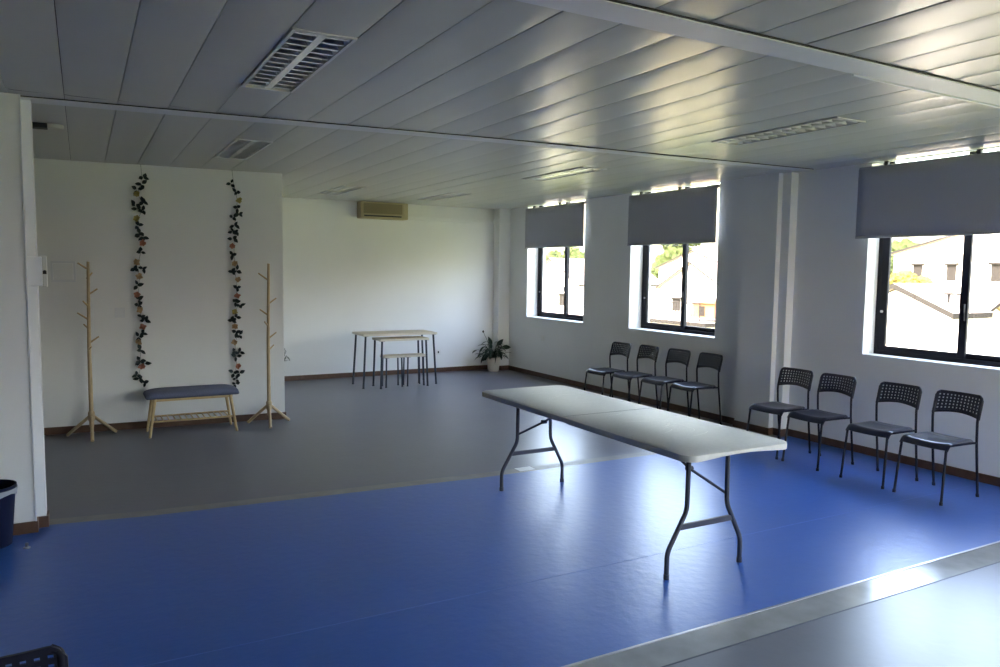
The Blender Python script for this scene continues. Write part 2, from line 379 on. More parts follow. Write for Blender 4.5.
# ------------------------------------------------------------------ recessed louvre lights
def make_light(k, y0, y1):
    x0 = PX0+k*PW; W = PW; L = y1-y0
    r = empty('ceiling_light', (x0+W/2, (y0+y1)/2, HC)); hw, hl = W/2-.003, L/2-.002
    bm = B(); t_ = .016
    box(bm, -hw, -hw+t_, -hl, hl, -.004, .006); box(bm, hw-t_, hw, -hl, hl, -.004, .006); box(bm, -hw+t_, hw-t_, -hl, -hl+t_, -.004, .006); box(bm, -hw+t_, hw-t_, hl-t_, hl, -.004, .006)
    fin('frame', bm, 'white', r)
    bm = B(); a, b = hw-t_, hl-t_
    box(bm, -a-.004, -a, -b, b, .006, .085); box(bm, a, a+.004, -b, b, .006, .085); box(bm, -a, a, -b-.004, -b, .006, .085); box(bm, -a, a, b, b+.004, .006, .085); box(bm, -a-.004, a+.004, -b-.004, b+.004, .085, .09)
    fin('housing', bm, 'white', r)
    bm = B(); box(bm, -.018, .018, -b, b, .002, .03); fin('spine', bm, 'mirror', r)
    for s in (-1, 1):
        bm = B(); cx = s*(a+.018)/2; hwid = (a-.018)/2; n = 13
        for j in range(n):
            y = -b+2*b*(j+.5)/n
            # v-shaped blade, wide at the bottom
            vs = [bm.verts.new(p) for p in ((cx-hwid, y-.010, .003), (cx+hwid, y-.010, .003), (cx+hwid, y, .042), (cx-hwid, y, .042), (cx-hwid, y+.010, .003), (cx+hwid, y+.010, .003))]
            bm.faces.new((vs[0], vs[1], vs[2], vs[3])); bm.faces.new((vs[3], vs[2], vs[5], vs[4])); bm.faces.new((vs[0], vs[4], vs[5], vs[1]))
        for e in (-1, 1):      # parabolic side reflectors
            pr = [(cx+e*hwid, .003), (cx+e*hwid*.93, .02), (cx+e*hwid*.75, .045), (cx+e*hwid*.45, .07)]
            for (xa, za), (xb, zb) in zip(pr, pr[1:]): bm.faces.new([bm.verts.new(p) for p in ((xa, -b, za), (xa, b, za), (xb, b, zb), (xb, -b, zb))])
        fin('louver', bm, 'mirror', r, flip=False)
        bm = B(); tube(bm, [(cx, -b+.02, .06), (cx, b-.02, .06)], .013, 10); fin('lamp_tube', bm, 'tube', r, smooth=40)
    return r
LL = ['largest louvred ceiling light, unlit, at the upper left of the photo', 'unlit louvred ceiling light in front of the garlanded partition', 'faint unlit ceiling light left of the wall air conditioner, over the back room',
      'unlit ceiling light in front of the end wall, right of the air conditioner', 'long unlit louvred ceiling light near the window cut by the right edge', 'unlit louvred ceiling light near the window furthest from the camera']
for (k, a, b), l in zip(LIGHTS, LL): tag(make_light(k, a, b), l, 'ceiling light', 'recessed louvred ceiling lights')

# ------------------------------------------------------------------ air conditioner and trunking on the end wall
r = tag(empty('air_conditioner', (4.03, YB, 2.405)), 'cream wall-mounted air conditioner high on the end wall', 'air conditioner')
bm = B(); box(bm, -.375, .375, -.20, -.001, .0, .25, .014); fin('body', bm, 'cream', r)
bm = B(); box(bm, -.335, .275, -.207, -.198, .075, .225)
for j in range(9): box(bm, -.33, .27, -.213, -.205, .08+j*.016, .087+j*.016)
fin('grille', bm, 'grille', r)
bm = B(); box(bm, -.325, .265, -.204, -.198, .030, .052); fin('air_outlet', bm, 'dark', r)
bm = B(); box(bm, -.325, .265, -.214, -.200, .050, .062, .003); fin('flap', bm, 'cream', r)
bm = B(); box(bm, .29, .355, -.2045, -.198, .08, .22, .002); fin('side_panel', bm, 'cream', r)
bm = B(); box(bm, 4.407, 6.008, YB-.045, YB-.001, 2.42, 2.475, .004); box(bm, 5.965, XR-.02, 10.935, 10.974, 2.42, 2.475, .004); box(bm, 5.965, 6.008, 10.935, YB-.03, 2.42, 2.475, .004)
tag(fin('cable_trunking', bm, 'wall'), 'painted cable trunking running from the air conditioner to the corner', 'trunking')
# pipes
def socket(name, loc, axis, size, label, cat, m='white', slots=True):
    r = empty(name, loc); w_, h_ = size
    bm = B(); f = (lambda u0, u1, d0, d1, z0, z1, bv=0: box(bm, u0, u1, -d1, -d0, z0, z1, bv)) if axis == 'y' else (lambda u0, u1, d0, d1, z0, z1, bv=0: box(bm, -d1, -d0, u0, u1, z0, z1, bv))
    f(-w_/2, w_/2, .0005, .010, -h_/2, h_/2, .002); fin('plate', bm, m, r)
    bm = B()
    f = (lambda u0, u1, d0, d1, z0, z1, bv=0: box(bm, u0, u1, -d1, -d0, z0, z1, bv)) if axis == 'y' else (lambda u0, u1, d0, d1, z0, z1, bv=0: box(bm, -d1, -d0, u0, u1, z0, z1, bv))
    f(-w_*(.13 if slots else .28), w_*(.13 if slots else .28), .010, .014, -h_*(.2 if slots else .28), h_*(.2 if slots else .28), .001); fin('insert', bm, 'dark' if slots else m, r)
    return tag(r, label, cat)
socket('wall_socket', (5.005, YB, .325), 'y', (.085, .085), 'white wall socket low on the end wall right of the nested tables', 'socket')
socket('wall_socket', (XR, 9.91, .619), 'x', (.085, .085), 'white wall socket under the window nearest the potted plant', 'socket', slots=False)
socket('light_switch', (.322, yp(.322), 1.187), 'y', (.09, .10), 'small pale switch plate on the partition beside the left garland', 'switch', m='beam', slots=False).rotation_euler = (0, 0, PROT)
# inspection hatch
r = tag(empty('access_panel', (-.157, yp(-.157), 1.592), PROT), 'square white access panel on the partition left of the coat rack', 'access panel')
bm = B(); box(bm, -.105, .105, -.012, -.0005, -.10, -.082); box(bm, -.105, .105, -.012, -.0005, .082, .10); box(bm, -.105, -.087, -.012, -.0005, -.082, .082); box(bm, .087, .105, -.012, -.0005, -.082, .082); fin('frame', bm, 'beam', r)
bm = B(); box(bm, -.083, .083, -.008, -.0005, -.078, .078, .002); fin('panel', bm, 'wall', r)
# control box on the post
r = tag(empty('control_box', (-.250, 5.488, 1.614)), 'white control box with a dark key fixed to the post at the left', 'control box')
bm = B(); box(bm, -.046, .036, -.045, -.0005, -.09, .09, .004); fin('body', bm, 'beam', r)
bm = B(); box(bm, .037, .062, -.04, -.004, -.095, .095, .003); fin('cover', bm, 'white', r)
bm = B(); tube(bm, [(.05, -.041, .0), (.05, -.058, .0)], .009, 10); box(bm, .040, .060, -.064, -.056, -.016, .004); fin('key', bm, 'dark', r)
# sensor on the ceiling
r = tag(empty('smoke_detector', (-.215, 6.42, HC)), 'small dark oblong sensor on the ceiling at the far left', 'sensor')
bm = B(); box(bm, -.085, .03, -.05, .05, -.035, -.001, .006); fin('body', bm, 'dark', r)
bm = B(); lathe(bm, [(.055, -.03), (.06, -.02), (.06, -.001)], 20, (.07, 0)); fin('ring', bm, 'ceil', r, smooth=40)

# ------------------------------------------------------------------ perforated plastic chairs (front looks towards -x)
def grid_panel(f, nu, nv, th, skip=None):
    bm = B(); V = [[bm.verts.new(f(i/nu, j/nv)) for j in range(nv+1)] for i in range(nu+1)]
    for i in range(nu):
        for j in range(nv):
            if skip and skip(i, j): continue
            bm.faces.new((V[i][j], V[i+1][j], V[i+1][j+1], V[i][j+1]))
    bmesh.ops.recalc_face_normals(bm, faces=bm.faces)
    bmesh.ops.solidify(bm, geom=bm.faces[:], thickness=th)
    return bm
def make_chair():
    r = empty('stacking_chair', (0, 0, 0))
    NU, NV = 33, 13      # bars between 16 x 6 holes... every other cell is a hole
    def fb(u, v):
        # width 0.385, top corners rounded, lower edge bowed upwards in the middle
        y = -.184+.368*u
        s = abs(2*u-1)
        zt = .768 - .040*max(0, (s-.80)/.20)**2.2; zb = .592+.022*(1-s*s) - .004*s
        z = zb+(zt-zb)*v
        x = .158+.052*((z-.56)/.21) + .026*(1-s*s)
        return Vector((x, y, z))
    def us(i): return i
    # non-uniform grid: bars narrow, holes wide
    def mapv(t, n):
        k = t*n; c = int(min(n-1, math.floor(k+1e-6))); fr_ = k-c
        if c >= n: return 1
        wb, wh = 1.12, .88
        nb = (n+1)//2; nh = n//2; tot = nb*wb+nh*wh
        acc = sum(wb if q % 2 == 0 else wh for q in range(c))
        return (acc+fr_*(wb if c % 2 == 0 else wh))/tot
    NU, NV = 25, 11
    bm = grid_panel(lambda u, v: fb(.035+.93*mapv(u, NU), .10+.83*mapv(v, NV)), NU, NV, .006, lambda i, j: i % 2 == 1 and j % 2 == 1)
    # solid rim around the perforation
    rim = []
    def outer(k): return k
    n = 40
    for part in (0, 1):
        pass
    bmR = bmesh.new()
    def ringpt(t, ins):
        a = .035*ins; b0 = .10*ins; b1 = 1-.07*ins
        q = (t*4) % 4
        if q < 1: return fb(a+(1-2*a)*q, b0)
        if q < 2: return fb(1-a, b0+(b1-b0)*(q-1))
        if q < 3: return fb(1-a-(1-2*a)*(q-2), b1)
        return fb(a, b1-(b1-b0)*(q-3))
    nn = 96; o1 = [bm.verts.new(ringpt(k/nn, 0)) for k in range(nn)]; i1 = [bm.verts.new(ringpt(k/nn, 1.02)) for k in range(nn)]
    dx = Vector((.007, 0, -.001)); o2 = [bm.verts.new(v.co+dx) for v in o1]; i2 = [bm.verts.new(v.co+dx) for v in i1]
    for k in range(nn):
        l = (k+1) % nn
        for f in ((o1[k], o1[l], i1[l], i1[k]), (o2[k], i2[k], i2[l], o2[l]), (o1[k], o2[k], o2[l], o1[l]), (i1[k], i1[l], i2[l], i2[k])): bm.faces.new(f)
    bmR.free()
    fin('backrest', bm, 'navy', r)
    # seat: saddle with waterfall front edge
    def fs(u, v):      # u along depth front->back, v across
        y = -.186+.372*v; s = abs(2*v-1); x = -.212+.345*u
        hw = 1-.10*max(0, (u-.6)/.4)**2; y *= hw
        z = .437 - .016*(1-s*s)*math.sin(PI*min(1, u*1.05))**.8 + .004*s*s
        if u < .14: q = 1-u/.14; z -= .046*q**1.8; x += .012*(1-q)*0
        x += .012*s**4 if u < .3 else 0
        if s > .9: z -= .010*(s-.9)/.1
        if u > .9: z -= .004
        return Vector((x, y, z))
    bm = grid_panel(fs, 22, 18, -.006)
    fin('seat', bm, 'navy', r, smooth=50)
    R_ = .0095
    for s in (-1, 1):
        bm = B(); tube(bm, smoothpath([(-.240, s*.184, .004), (-.198, s*.172, .405), (-.165, s*.168, .424)], .03), R_, 10); tube(bm, [(-.2405, s*.184, 0), (-.2396, s*.1836, .022)], .0125, 10); fin('leg', bm, 'tubeblk', r, smooth=50)
        bm = B(); tube(bm, smoothpath([(.226, s*.170, .004), (.172, s*.170, .42), (.162, s*.171, .585), (.208, s*.170, .745), (.210, s*.150, .758)], .035), R_, 10); tube(bm, [(.2265, s*.17, 0), (.2235, s*.17, .022)], .0125, 10); fin('leg', bm, 'tubeblk', r, smooth=50)
    bm = B()
    for s in (-1, 1): tube(bm, smoothpath([(-.18, s*.168, .422), (.06, s*.168, .420), (.172, s*.170, .416)], .05), .0085, 8)
    tube(bm, [(-.17, -.168, .416), (-.17, .168, .416)], .008, 8); tube(bm, [(.10, -.168, .416), (.10, .168, .416)], .008, 8)
    fin('seat_frame', bm, 'tubeblk', r, smooth=50)
    return r
proto = make_chair()
CH = [(5.705, 7.56, 'furthest black perforated chair of the far row of four, first from the potted plant'),
      (5.785, 7.135, 'second black chair of the far row of four, counting from the potted plant'),
      (5.825, 6.64, 'third black chair of the far row of four, counting from the potted plant'),
      (5.84, 6.16, 'last black chair of the far row of four, beside the wall pilaster'),
      (5.632, 4.83, 'dark-seated black chair nearest the pilaster, first of the near row, partly behind the folding table'),
      (5.632, 4.387, 'second black perforated chair of the near row, overlapping the one by the pilaster'),
      (5.632, 3.80, 'third black chair of the near row under the right-hand window, seat catching light'),
      (5.632, 3.33, 'rightmost black perforated chair in the photo, with a bright shiny seat')]
for i, (x, y, l) in enumerate(CH):
    o = proto if i == 0 else copy_tree(proto)
    o.location = (x, y, 0); o.rotation_euler = (0, 0, [0.03, -.02, .02, -.03, .02, -.01, .015, -.02][i])
    tag(o, l, 'chair', 'black chairs in two rows along the window wall')
o = copy_tree(proto); o.location = (-.228, 2.225, 0); o.rotation_euler = (0, 0, -PI/2-.06)
tag(o, 'dark chair back poking into the bottom left corner of the photo', 'chair')

# ------------------------------------------------------------------ folding table
T = tag(empty('folding_table', (2.982, 3.92, 0)), 'long white plastic folding table with grey wishbone legs across the blue floor', 'table')
hx, hy, zt = .376, 1.138, .745
bm = B()
def outline(inset, n=7, R_=.075):
    pts = []
    for cx, cy_, a0 in ((hx-R_, hy-R_, 0), (-hx+R_, hy-R_, PI/2), (-hx+R_, -hy+R_, PI), (hx-R_, -hy+R_, 1.5*PI)):
        for k in range(n+1):
            a = a0+PI/2*k/n; pts.append((cx+(R_-inset)*math.cos(a), cy_+(R_-inset)*math.sin(a)))
    # straight runs between corners
    out = []; m_ = len(pts)
    for i in range(m_):
        p, q = pts[i], pts[(i+1) % m_]; out.append(p); L = math.dist(p, q)
        if L > .15:
            ns = int(L/.045)
            for j in range(1, ns): out.append((p[0]+(q[0]-p[0])*j/ns, p[1]+(q[1]-p[1])*j/ns))
    return out
def depth(x, y):
    d = .036
    if abs(y) > hy-.07 and abs(x) < .30: d -= .015*(.5+.5*math.cos(PI*x/.30))**.6      # scalloped ends
    if abs(x) > hx-.01 and abs(y) < .035: d -= .007                                       # notch at the fold
    return d
o0 = outline(.006); o1 = outline(0); oi = outline(.012); 
V0 = [bm.verts.new((x, y, zt)) for x, y in outline(.010)]; V1 = [bm.verts.new((x, y, zt-.004)) for x, y in outline(.002)]
V2 = [bm.verts.new((x, y, zt-.012)) for x, y in o1[:len(V0)]]; 
V3 = [bm.verts.new((x, y, zt-depth(x, y))) for x, y in outline(.001)]; V4 = [bm.verts.new((x, y, zt-depth(x, y))) for x, y in outline(.014)]; V5 = [bm.verts.new((x, y, zt-.020)) for x, y in outline(.016)]
n = min(map(len, (V0, V1, V2, V3, V4, V5)))
print('table ring', [len(v) for v in (V0, V1, V2, V3, V4, V5)])
for A_, B_ in ((V0, V1), (V1, V2), (V2, V3), (V3, V4), (V4, V5)):
    for k in range(n): bm.faces.new((A_[k], A_[(k+1) % n], B_[(k+1) % n], B_[k]))
bm.faces.new(V0); bm.faces.new(V5[::-1])
top = fin('tabletop', bm, 'tabletop', T, smooth=35)
bm = B(); box(bm, -hx+.012, hx-.012, -.0015, .0015, zt-.0005, zt+.0006); fin('fold_seam', bm, 'grtube', T)
# dried smears of paint on the top
bm = B(); rs = random.Random(11)
def smear(cx, cy_, ang, L, wd, curl):
    bm = B(); n_ = 18; p = Vector((cx, cy_, 0)); rows = []; a = ang
    for k in range(n_+1):
        u = k/n_; nrm = Vector((-math.sin(a), math.cos(a), 0)); wv = wd*(math.sin(PI*min(.999, u+.001))**.6)*rs.uniform(.35, 1)
        rows.append((bm.verts.new((p.x+nrm.x*wv, p.y+nrm.y*wv, zt+.0004)), bm.verts.new((p.x-nrm.x*wv, p.y-nrm.y*wv, zt+.0004))))
        p += Vector((math.cos(a), math.sin(a), 0))*L/n_; a += curl/n_+rs.uniform(-.12, .12)
    for k in range(n_): bm.faces.new((rows[k][0], rows[k+1][0], rows[k+1][1], rows[k][1]))
    fin('paint_smear', bm, 'stain', T)
for a in ((-.12, -.28, -.5, .30, .005, .3), (.10, -.44, -1.9, .12, .011, -.8), (.02, -.50, .1, .16, .004, 1.2), (-.06, -.58, .5, .24, .003, -.9), (.04, -.70, .3, .22, .003, .8), (-.14, -.66, .1, .18, .003, .5), (.14, -.56, 1.2, .14, .004, 1.5), (-.02, -.78, .2, .20, .004, .4),
          (-.15, .84, -.2, .22, .003, .6), (.02, .70, .1, .18, .004, -.6), (-.10, .60, .3, .2, .003, .7), (.0, .38, .1, .2, .003, -.4), (-.12, -.10, .1, .18, .003, .4)): smear(*a)
for e in (-1, 1):
    yl = (3.045-3.92) if e > 0 else (4.89-3.92)
    for s in (-1, 1):
        bm = B(); tube(bm, smoothpath([(.02+s*.144, yl, .715), (.02+s*.148, yl, .362), (.012+s*.272, yl, .145), (.012+s*.272, yl, .006)], .035), .0135, 12)
        tube(bm, [(.012+s*.272, yl, 0), (.012+s*.272, yl, .028)], .016, 12); fin('leg', bm, 'grtube', T, smooth=50)
    bm = B(); box(bm, -.175, .210, yl-.009, yl+.009, .258, .290, .004); fin('crossbar', bm, 'grtube', T)
    bm = B(); tube(bm, [(-.33, yl, .716), (.33, yl, .716)], .011, 10); fin('pivot_bar', bm, 'grtube', T, smooth=50)
    q = 1 if e > 0 else -1
    bm = B(); A_ = Vector((.02+q*.146, yl, .417)); B_ = Vector((.02, yl+q*.52, .715)); C_ = Vector((.02+q*.02, yl+q*.17, .535))
    tube(bm, [A_, C_], .0085, 8); tube(bm, [C_, B_], .0085, 8); tube(bm, [C_+Vector((-.02*q, 0, 0)), C_+Vector((.02*q, 0, 0))], .015, 10); tube(bm, [B_-Vector((.04, 0, 0)), B_+Vector((.04, 0, 0))], .012, 8)
    fin('brace', bm, 'grtube', T, smooth=50)

# ------------------------------------------------------------------ nested tables and stools by the end wall
def splay_table(name, x0, x1, y0, y1, z, th, ins, label, cat, fx=0.0, lr=.014, group=None):
    cx, cy_ = (x0+x1)/2, (y0+y1)/2; r = tag(empty(name, (cx, cy_, 0)), label, cat, group); a, b = (x1-x0)/2, (y1-y0)/2
    bm = B(); box(bm, -a, a, -b, b, z-th, z, .004)
    for f in bm.faces: f.material_index = 0 if f.normal.z > .5 else 1
    fin('tabletop' if cat == 'table' else 'seat', bm, ['ply', 'plyedge'], r)
    for sx in (-1, 1):
        for sy in (-1, 1):
            bm = B(); p = (sx*(a-ins), sy*(b-ins), z-th-.001); q = (sx*(a-ins+fx), sy*(b-ins+fx*.5), .004)
            tube(bm, [q, p], lr, 12); box(bm, p[0]-.03, p[0]+.03, p[1]-.03, p[1]+.03, z-th-.004, z-th-.0005); tube(bm, [(q[0], q[1], 0), (q[0], q[1], .012)], lr*1.2, 12)
            fin('leg', bm, 'legblue', r, smooth=40)
splay_table('desk', 3.36, 4.465, 9.98, 10.49, .754, .030, .045, 'largest of the nested oak-topped tables, on black splayed legs by the end wall', 'table', .04)
splay_table('side_table', 3.56, 4.285, 9.855, 10.215, .690, .030, .035, 'lower oak-topped table nested in front of the desk, over two stools', 'table', .022)
splay_table('stool', 3.65, 3.945, 9.925, 10.145, .446, .028, .035, 'left one of two small square stools under the nested tables', 'stool', .008, .011, 'square stools under the nested tables')
splay_table('stool', 3.97, 4.275, 9.925, 10.145, .446, .028, .035, 'right one of two small square stools under the nested tables', 'stool', .008, .011, 'square stools under the nested tables')

# ------------------------------------------------------------------ bench with cushion
r = tag(empty('bench', (.930, 8.105, 0)), 'low bamboo bench with blue-grey tufted cushion and slatted shelf below the garlands', 'bench')
bm = B()
NX, NY = 36, 12
def ctop(u, v):
    x = -.428+.856*u; y = -.18+.36*v; su, sv = abs(2*u-1), abs(2*v-1)
    z = .447 - .030*su**8 - .030*sv**6
    for bx in (-.15, .15): z -= .014*math.exp(-((x-bx)**2+y*y)/.0012)
    return Vector((x, y, z))
V = [[bm.verts.new(ctop(i/NX, j/NY)) for j in range(NY+1)] for i in range(NX+1)]
for i in range(NX):
    for j in range(NY): bm.faces.new((V[i][j], V[i+1][j], V[i+1][j+1], V[i][j+1]))
loop = [V[i][0] for i in range(NX+1)]+[V[NX][j] for j in range(1, NY+1)]+[V[i][NY] for i in range(NX-1, -1, -1)]+[V[0][j] for j in range(NY-1, 0, -1)]
l2 = [bm.verts.new(Vector((v.co.x*1.012, v.co.y*1.02, .388))) for v in loop]; l3 = [bm.verts.new(Vector((v.co.x*.98, v.co.y*.96, .373))) for v in loop]
for A_, B_ in ((loop, l2), (l2, l3)):
    for k in range(len(loop)): bm.faces.new((A_[k], A_[(k+1) % len(loop)], B_[(k+1) % len(loop)], B_[k]))
bm.faces.new(l3)
cu = fin('cushion', bm, 'cushion', r, smooth=70)
for bx in (-.15, .15):
    bm = B(); lathe(bm, [(.012, .429), (.014, .433), (.010, .437)], 12, (bx, 0)); fin('button', bm, 'cushion', cu)
bm = B()
for s in (-1, 1): box(bm, -.37, .37, s*.140-.011, s*.140+.011, .345, .373, .002)
for s in (-1, 1): box(bm, s*.34-.011, s*.34+.011, -.14, .14, .345, .373, .002)
fin('frame', bm, 'bamboo', r)
for sx in (-1, 1):
    for sy in (-1, 1):
        bm = B(); tube(bm, [(sx*.402, sy*.172, 0), (sx*.348, sy*.145, .372)], [.0125, .017], 12); fin('leg', bm, 'bamboo', r, smooth=50)
bm = B()
for s in (-1, 1): tube(bm, [(-.375, s*.152, .150), (.375, s*.152, .150)], .010, 8)
for k in range(13): tube(bm, [(-.33+k*.055, -.152, .150), (-.33+k*.055, .152, .150)], .0065, 8)
fin('shelf', bm, 'bamboo', r, smooth=50)

# ------------------------------------------------------------------ coat racks
def coat_rack(x, y, H, hooks, label, rot=0):
    r = tag(empty('coat_rack', (x, y, 0)), label, 'coat rack', 'wooden tree-shaped coat racks')
    bm = B(); tube(bm, [(0, 0, .10), (0, 0, .9), (.014, 0, H)], [.021, .017, .013], 12); fin('pole', bm, 'birch', r, smooth=50)
    for a in (-PI/2, PI*5/6, PI/6):
        a += rot; c, s = math.cos(a), math.sin(a)
        bm = B(); tube(bm, [(c*.245, s*.245, .008), (c*.012, s*.012, .205)], .0155, 10); fin('leg', bm, 'birch', r, smooth=50)
    bm = B(); lathe(bm, [(.026, .155), (.030, .17), (.030, .235), (.024, .25)], 16); fin('hub', bm, 'birch', r, smooth=50)
    for z, a, L in hooks:
        c, s = math.cos(a), math.sin(a); L *= .82
        bm = B(); tube(bm, [(0, 0, z), (c*L, s*L, z+L*.72)], [.009, .007], 8); fin('hook', bm, 'birch', r, smooth=50)
P = PI
coat_rack(.040, 8.245, 1.69, [(1.625, P, .09), (1.53, .9, .09), (1.37, 0, .105), (1.27, -2.2, .08), (1.14, P, .11), (1.05, 2.3, .07), (.91, 0.0, .105), (.845, -1.2, .06)], 'pale wooden tree coat rack left of the bench, near the access panel')
coat_rack(1.695, 8.125, 1.695, [(1.53, P, .11), (1.27, .1, .11), (1.16, P, .10), (1.045, -2.3, .08), (.91, .1, .105), (.785, .5, .09)], 'pale wooden tree coat rack right of the bench, near the partition end', -.16)

# ------------------------------------------------------------------ garlands
def leaf_into(bm, p, d, up_, L, wd, bend=.2):
    d = d.normalized(); s = d.cross(up_).normalized(); nrm = s.cross(d)
    prof = [(0, .05), (.25, .8), (.5, 1), (.75, .7), (1, .03)]; rows = []
    for t_, w_ in prof:
        c = p+d*L*t_ - nrm*bend*L*t_*t_
        rows.append((bm.verts.new(c-s*wd*w_*.5+nrm*wd*.12*w_), bm.verts.new(c), bm.verts.new(c+s*wd*w_*.5+nrm*wd*.12*w_)))
    for a, b in zip(rows, rows[1:]):
        bm.faces.new((a[0], a[1], b[1], b[0])); bm.faces.new((a[1], a[2], b[2], b[1]))
def leafobj(name, bm, m, parent):
    bmesh.ops.solidify(bm, geom=bm.faces[:], thickness=.0012)
    return fin(name, bm, m, parent)
SX = 9.46/751*1.03       # metres per unit along the wall used for the strand wobble
def garland(x0, items, pxc, label, seed, ztop, zbot, ytop, ybot):
    rr = random.Random(seed); y = yp(x0)-.04
    r = tag(empty('garland', (x0, y, ztop)), label, 'garland', 'flower garlands hanging on the partition')
    def pos(px, py): return Vector(((px-pxc)*.0104+.026-(.05 if pxc < 200 else .034)*(py-ytop)/(ybot-ytop), 0, -(py-ytop)/(ybot-ytop)*(ztop-zbot)))
    srt = sorted(items, key=lambda a: a[1])
    pts = [(pos(srt[0][0], srt[0][1]).x*.6, 0, HC-ztop-.001)]+[tuple(pos((a[0]+pxc)/2 + 0*rr.random(), a[1])) for a in srt]
    bm = B(); tube(bm, pts, .0016, 5); fin('string', bm, 'leaf2', r)
    for px, py, kd in srt:
        c = pos(px, py)
        if kd == 'l':
            bm = B(); a0 = rr.uniform(0, 6.28)
            for k in range(rr.choice((3, 3, 4))):
                a = a0+k*2.1+rr.uniform(-.4, .4); d = Vector((math.cos(a), rr.uniform(-.55, .1), math.sin(a)*.8))
                leaf_into(bm, c+Vector((rr.uniform(-.008, .008), 0, rr.uniform(-.008, .008))), d, Vector((.1, -1, .1)), rr.uniform(.042, .064), rr.uniform(.028, .040), rr.uniform(-.2, .3))
            leafobj('leaf_sprig', bm, 'leaf2', r)
        else:
            bm = B()
            for k in range(6):
                a = k*PI/3+rr.random(); d = Vector((math.cos(a), -.45, math.sin(a)))
                leaf_into(bm, c+Vector((0, -.01, 0)), d, Vector((.05, -1, .05)), rr.uniform(.036, .048), .030, -.25)
            fl = leafobj('flower', bm, {'y': 'yellow', 'p': 'peach', 'r': 'pink'}[kd], r)
GL = [(143, 178, 'l'), (141, 185, 'l'), (137.5, 190.5, 'l'), (137, 195, 'y'), (142, 202, 'l'), (136, 205, 'l'), (138, 209, 'l'), (143, 211, 'l'), (136.5, 219, 'y'), (138, 226, 'l'), (139, 234, 'l'), (143, 237, 'l'), (142, 243, 'r'), (141, 252, 'l'), (137, 262, 'p'),
      (142, 268, 'l'), (135, 269, 'l'), (139, 276, 'p'), (138, 285, 'l'), (137, 294, 'r'), (138.5, 299, 'l'), (139, 305, 'l'), (139.5, 309.5, 'p'), (141.5, 317, 'l'), (144, 320.5, 'l'), (142, 326.5, 'r'), (142, 333, 'l'), (139, 337, 'l'), (138.5, 342, 'p'), (141, 350, 'l'), (140, 360, 'l'), (144, 363.5, 'l'), (141, 366.5, 'r'), (137.5, 375, 'l'), (139.5, 379, 'l'), (143.5, 383, 'l')]
GR = [(229.6, 183.4, 'l'), (234, 192, 'l'), (236.5, 200, 'y'), (235.5, 207, 'l'), (236.5, 213, 'l'), (231.5, 216, 'l'), (233, 224, 'l'), (231, 230, 'l'), (234, 231, 'l'), (231, 237.5, 'l'), (230, 245, 'r'), (230.5, 254, 'l'), (232.4, 262, 'p'), (230, 270, 'l'), (235, 269, 'l'), (235.7, 278, 'p'), (235, 286.5, 'l'), (234.7, 294, 'r'), (233, 300, 'l'),
      (237.6, 304, 'l'), (232, 310, 'y'), (230, 318.5, 'l'), (234.5, 316, 'l'), (232.5, 324.5, 'p'), (234, 331, 'l'), (238, 334, 'l'), (232, 340.5, 'p'), (233, 350, 'l'), (237.6, 351, 'l'), (234, 355, 'l'), (235.5, 364.5, 'r'), (232, 371.5, 'l'), (237, 372.5, 'l'), (234.5, 378, 'l'), (233.5, 383, 'l')]
garland(.508, GL, 140, 'left one of two leaf and flower garlands hanging on the partition', 4, 2.555, .46, 176, 385)
garland(1.410, GR, 234, 'right one of two leaf and flower garlands hanging on the partition', 9, 2.600, .395, 176, 385)

# ------------------------------------------------------------------ potted plants
r = tag(empty('potted_plant', (5.885, 10.90, 0)), 'leafy dark green plant in a white pot in the far corner', 'plant')
bm = B(); lathe(bm, [(.086, 0), (.090, .004), (.109, .205), (.114, .21), (.114, .232), (.106, .232), (.102, .205), (.02, .203)], 32); fin('pot', bm, 'potw', r, smooth=40)
bm = B(); lathe(bm, [(.098, .205), (.095, .214), (.02, .220)], 24); fin('soil', bm, 'soil', r)
bm = B(); bs = B(); rp = random.Random(5)
for k in range(70):
    a = rp.uniform(0, 2*PI); e = rp.uniform(.1, 1.25); Ls = rp.uniform(.10, .30)
    d = Vector((math.cos(a)*math.cos(e), math.sin(a)*math.cos(e)*.6-.10, math.sin(e)))
    if d.y > 0.25: d.y *= .3
    p0 = Vector((math.cos(a)*.03, math.sin(a)*.03, .225)); p1 = p0+d*Ls
    if p1.x > .14: continue
    tube(bs, [p0, (p0+p1)/2+Vector((0, 0, .02)), p1], .003, 5)
    dl = Vector((math.cos(a)*1.0, math.sin(a)*.5-.15, rp.uniform(-.9, .35)))
    if p1.y > .05: dl.y = -abs(dl.y)
    if p1.x > .05: dl.y = -abs(dl.y)-.2
    if p1.x > .10: dl.x = dl.x*.3
    leaf_into(bm, p1, dl, Vector((0, 0, 1)) if abs(dl.z) < .8 else Vector((1, 0, .3)), rp.uniform(.11, .17), rp.uniform(.05, .07), rp.uniform(.1, .5))
for px, pz, dx_, dz_ in ((-.07, .42, -.35, .9), (.02, .42, .9, .75), (.12, .40, .8, -.05)):
    p1 = Vector((px, -.05, pz)); tube(bs, [(0, 0, .22), p1], .0035, 5); leaf_into(bm, p1, Vector((dx_, -.15, dz_)), Vector((0, -1, .1)), .17, .075, .1)
leafobj('foliage', bm, 'leaf', r)
for px, pz in ((-.22, .66), ):
    tube(bs, [(0, 0, .22), (px*.55, -.04, pz*.72), (px, -.05, pz)], .003, 5)
fin('stems', bs, 'leaf', r)
bm = B(); lathe(bm, [(.004, .645), (.013, .658), (.015, .67), (.006, .682)], 10, (-.22, -.05)); fin('bud', bm, 'soil', r)
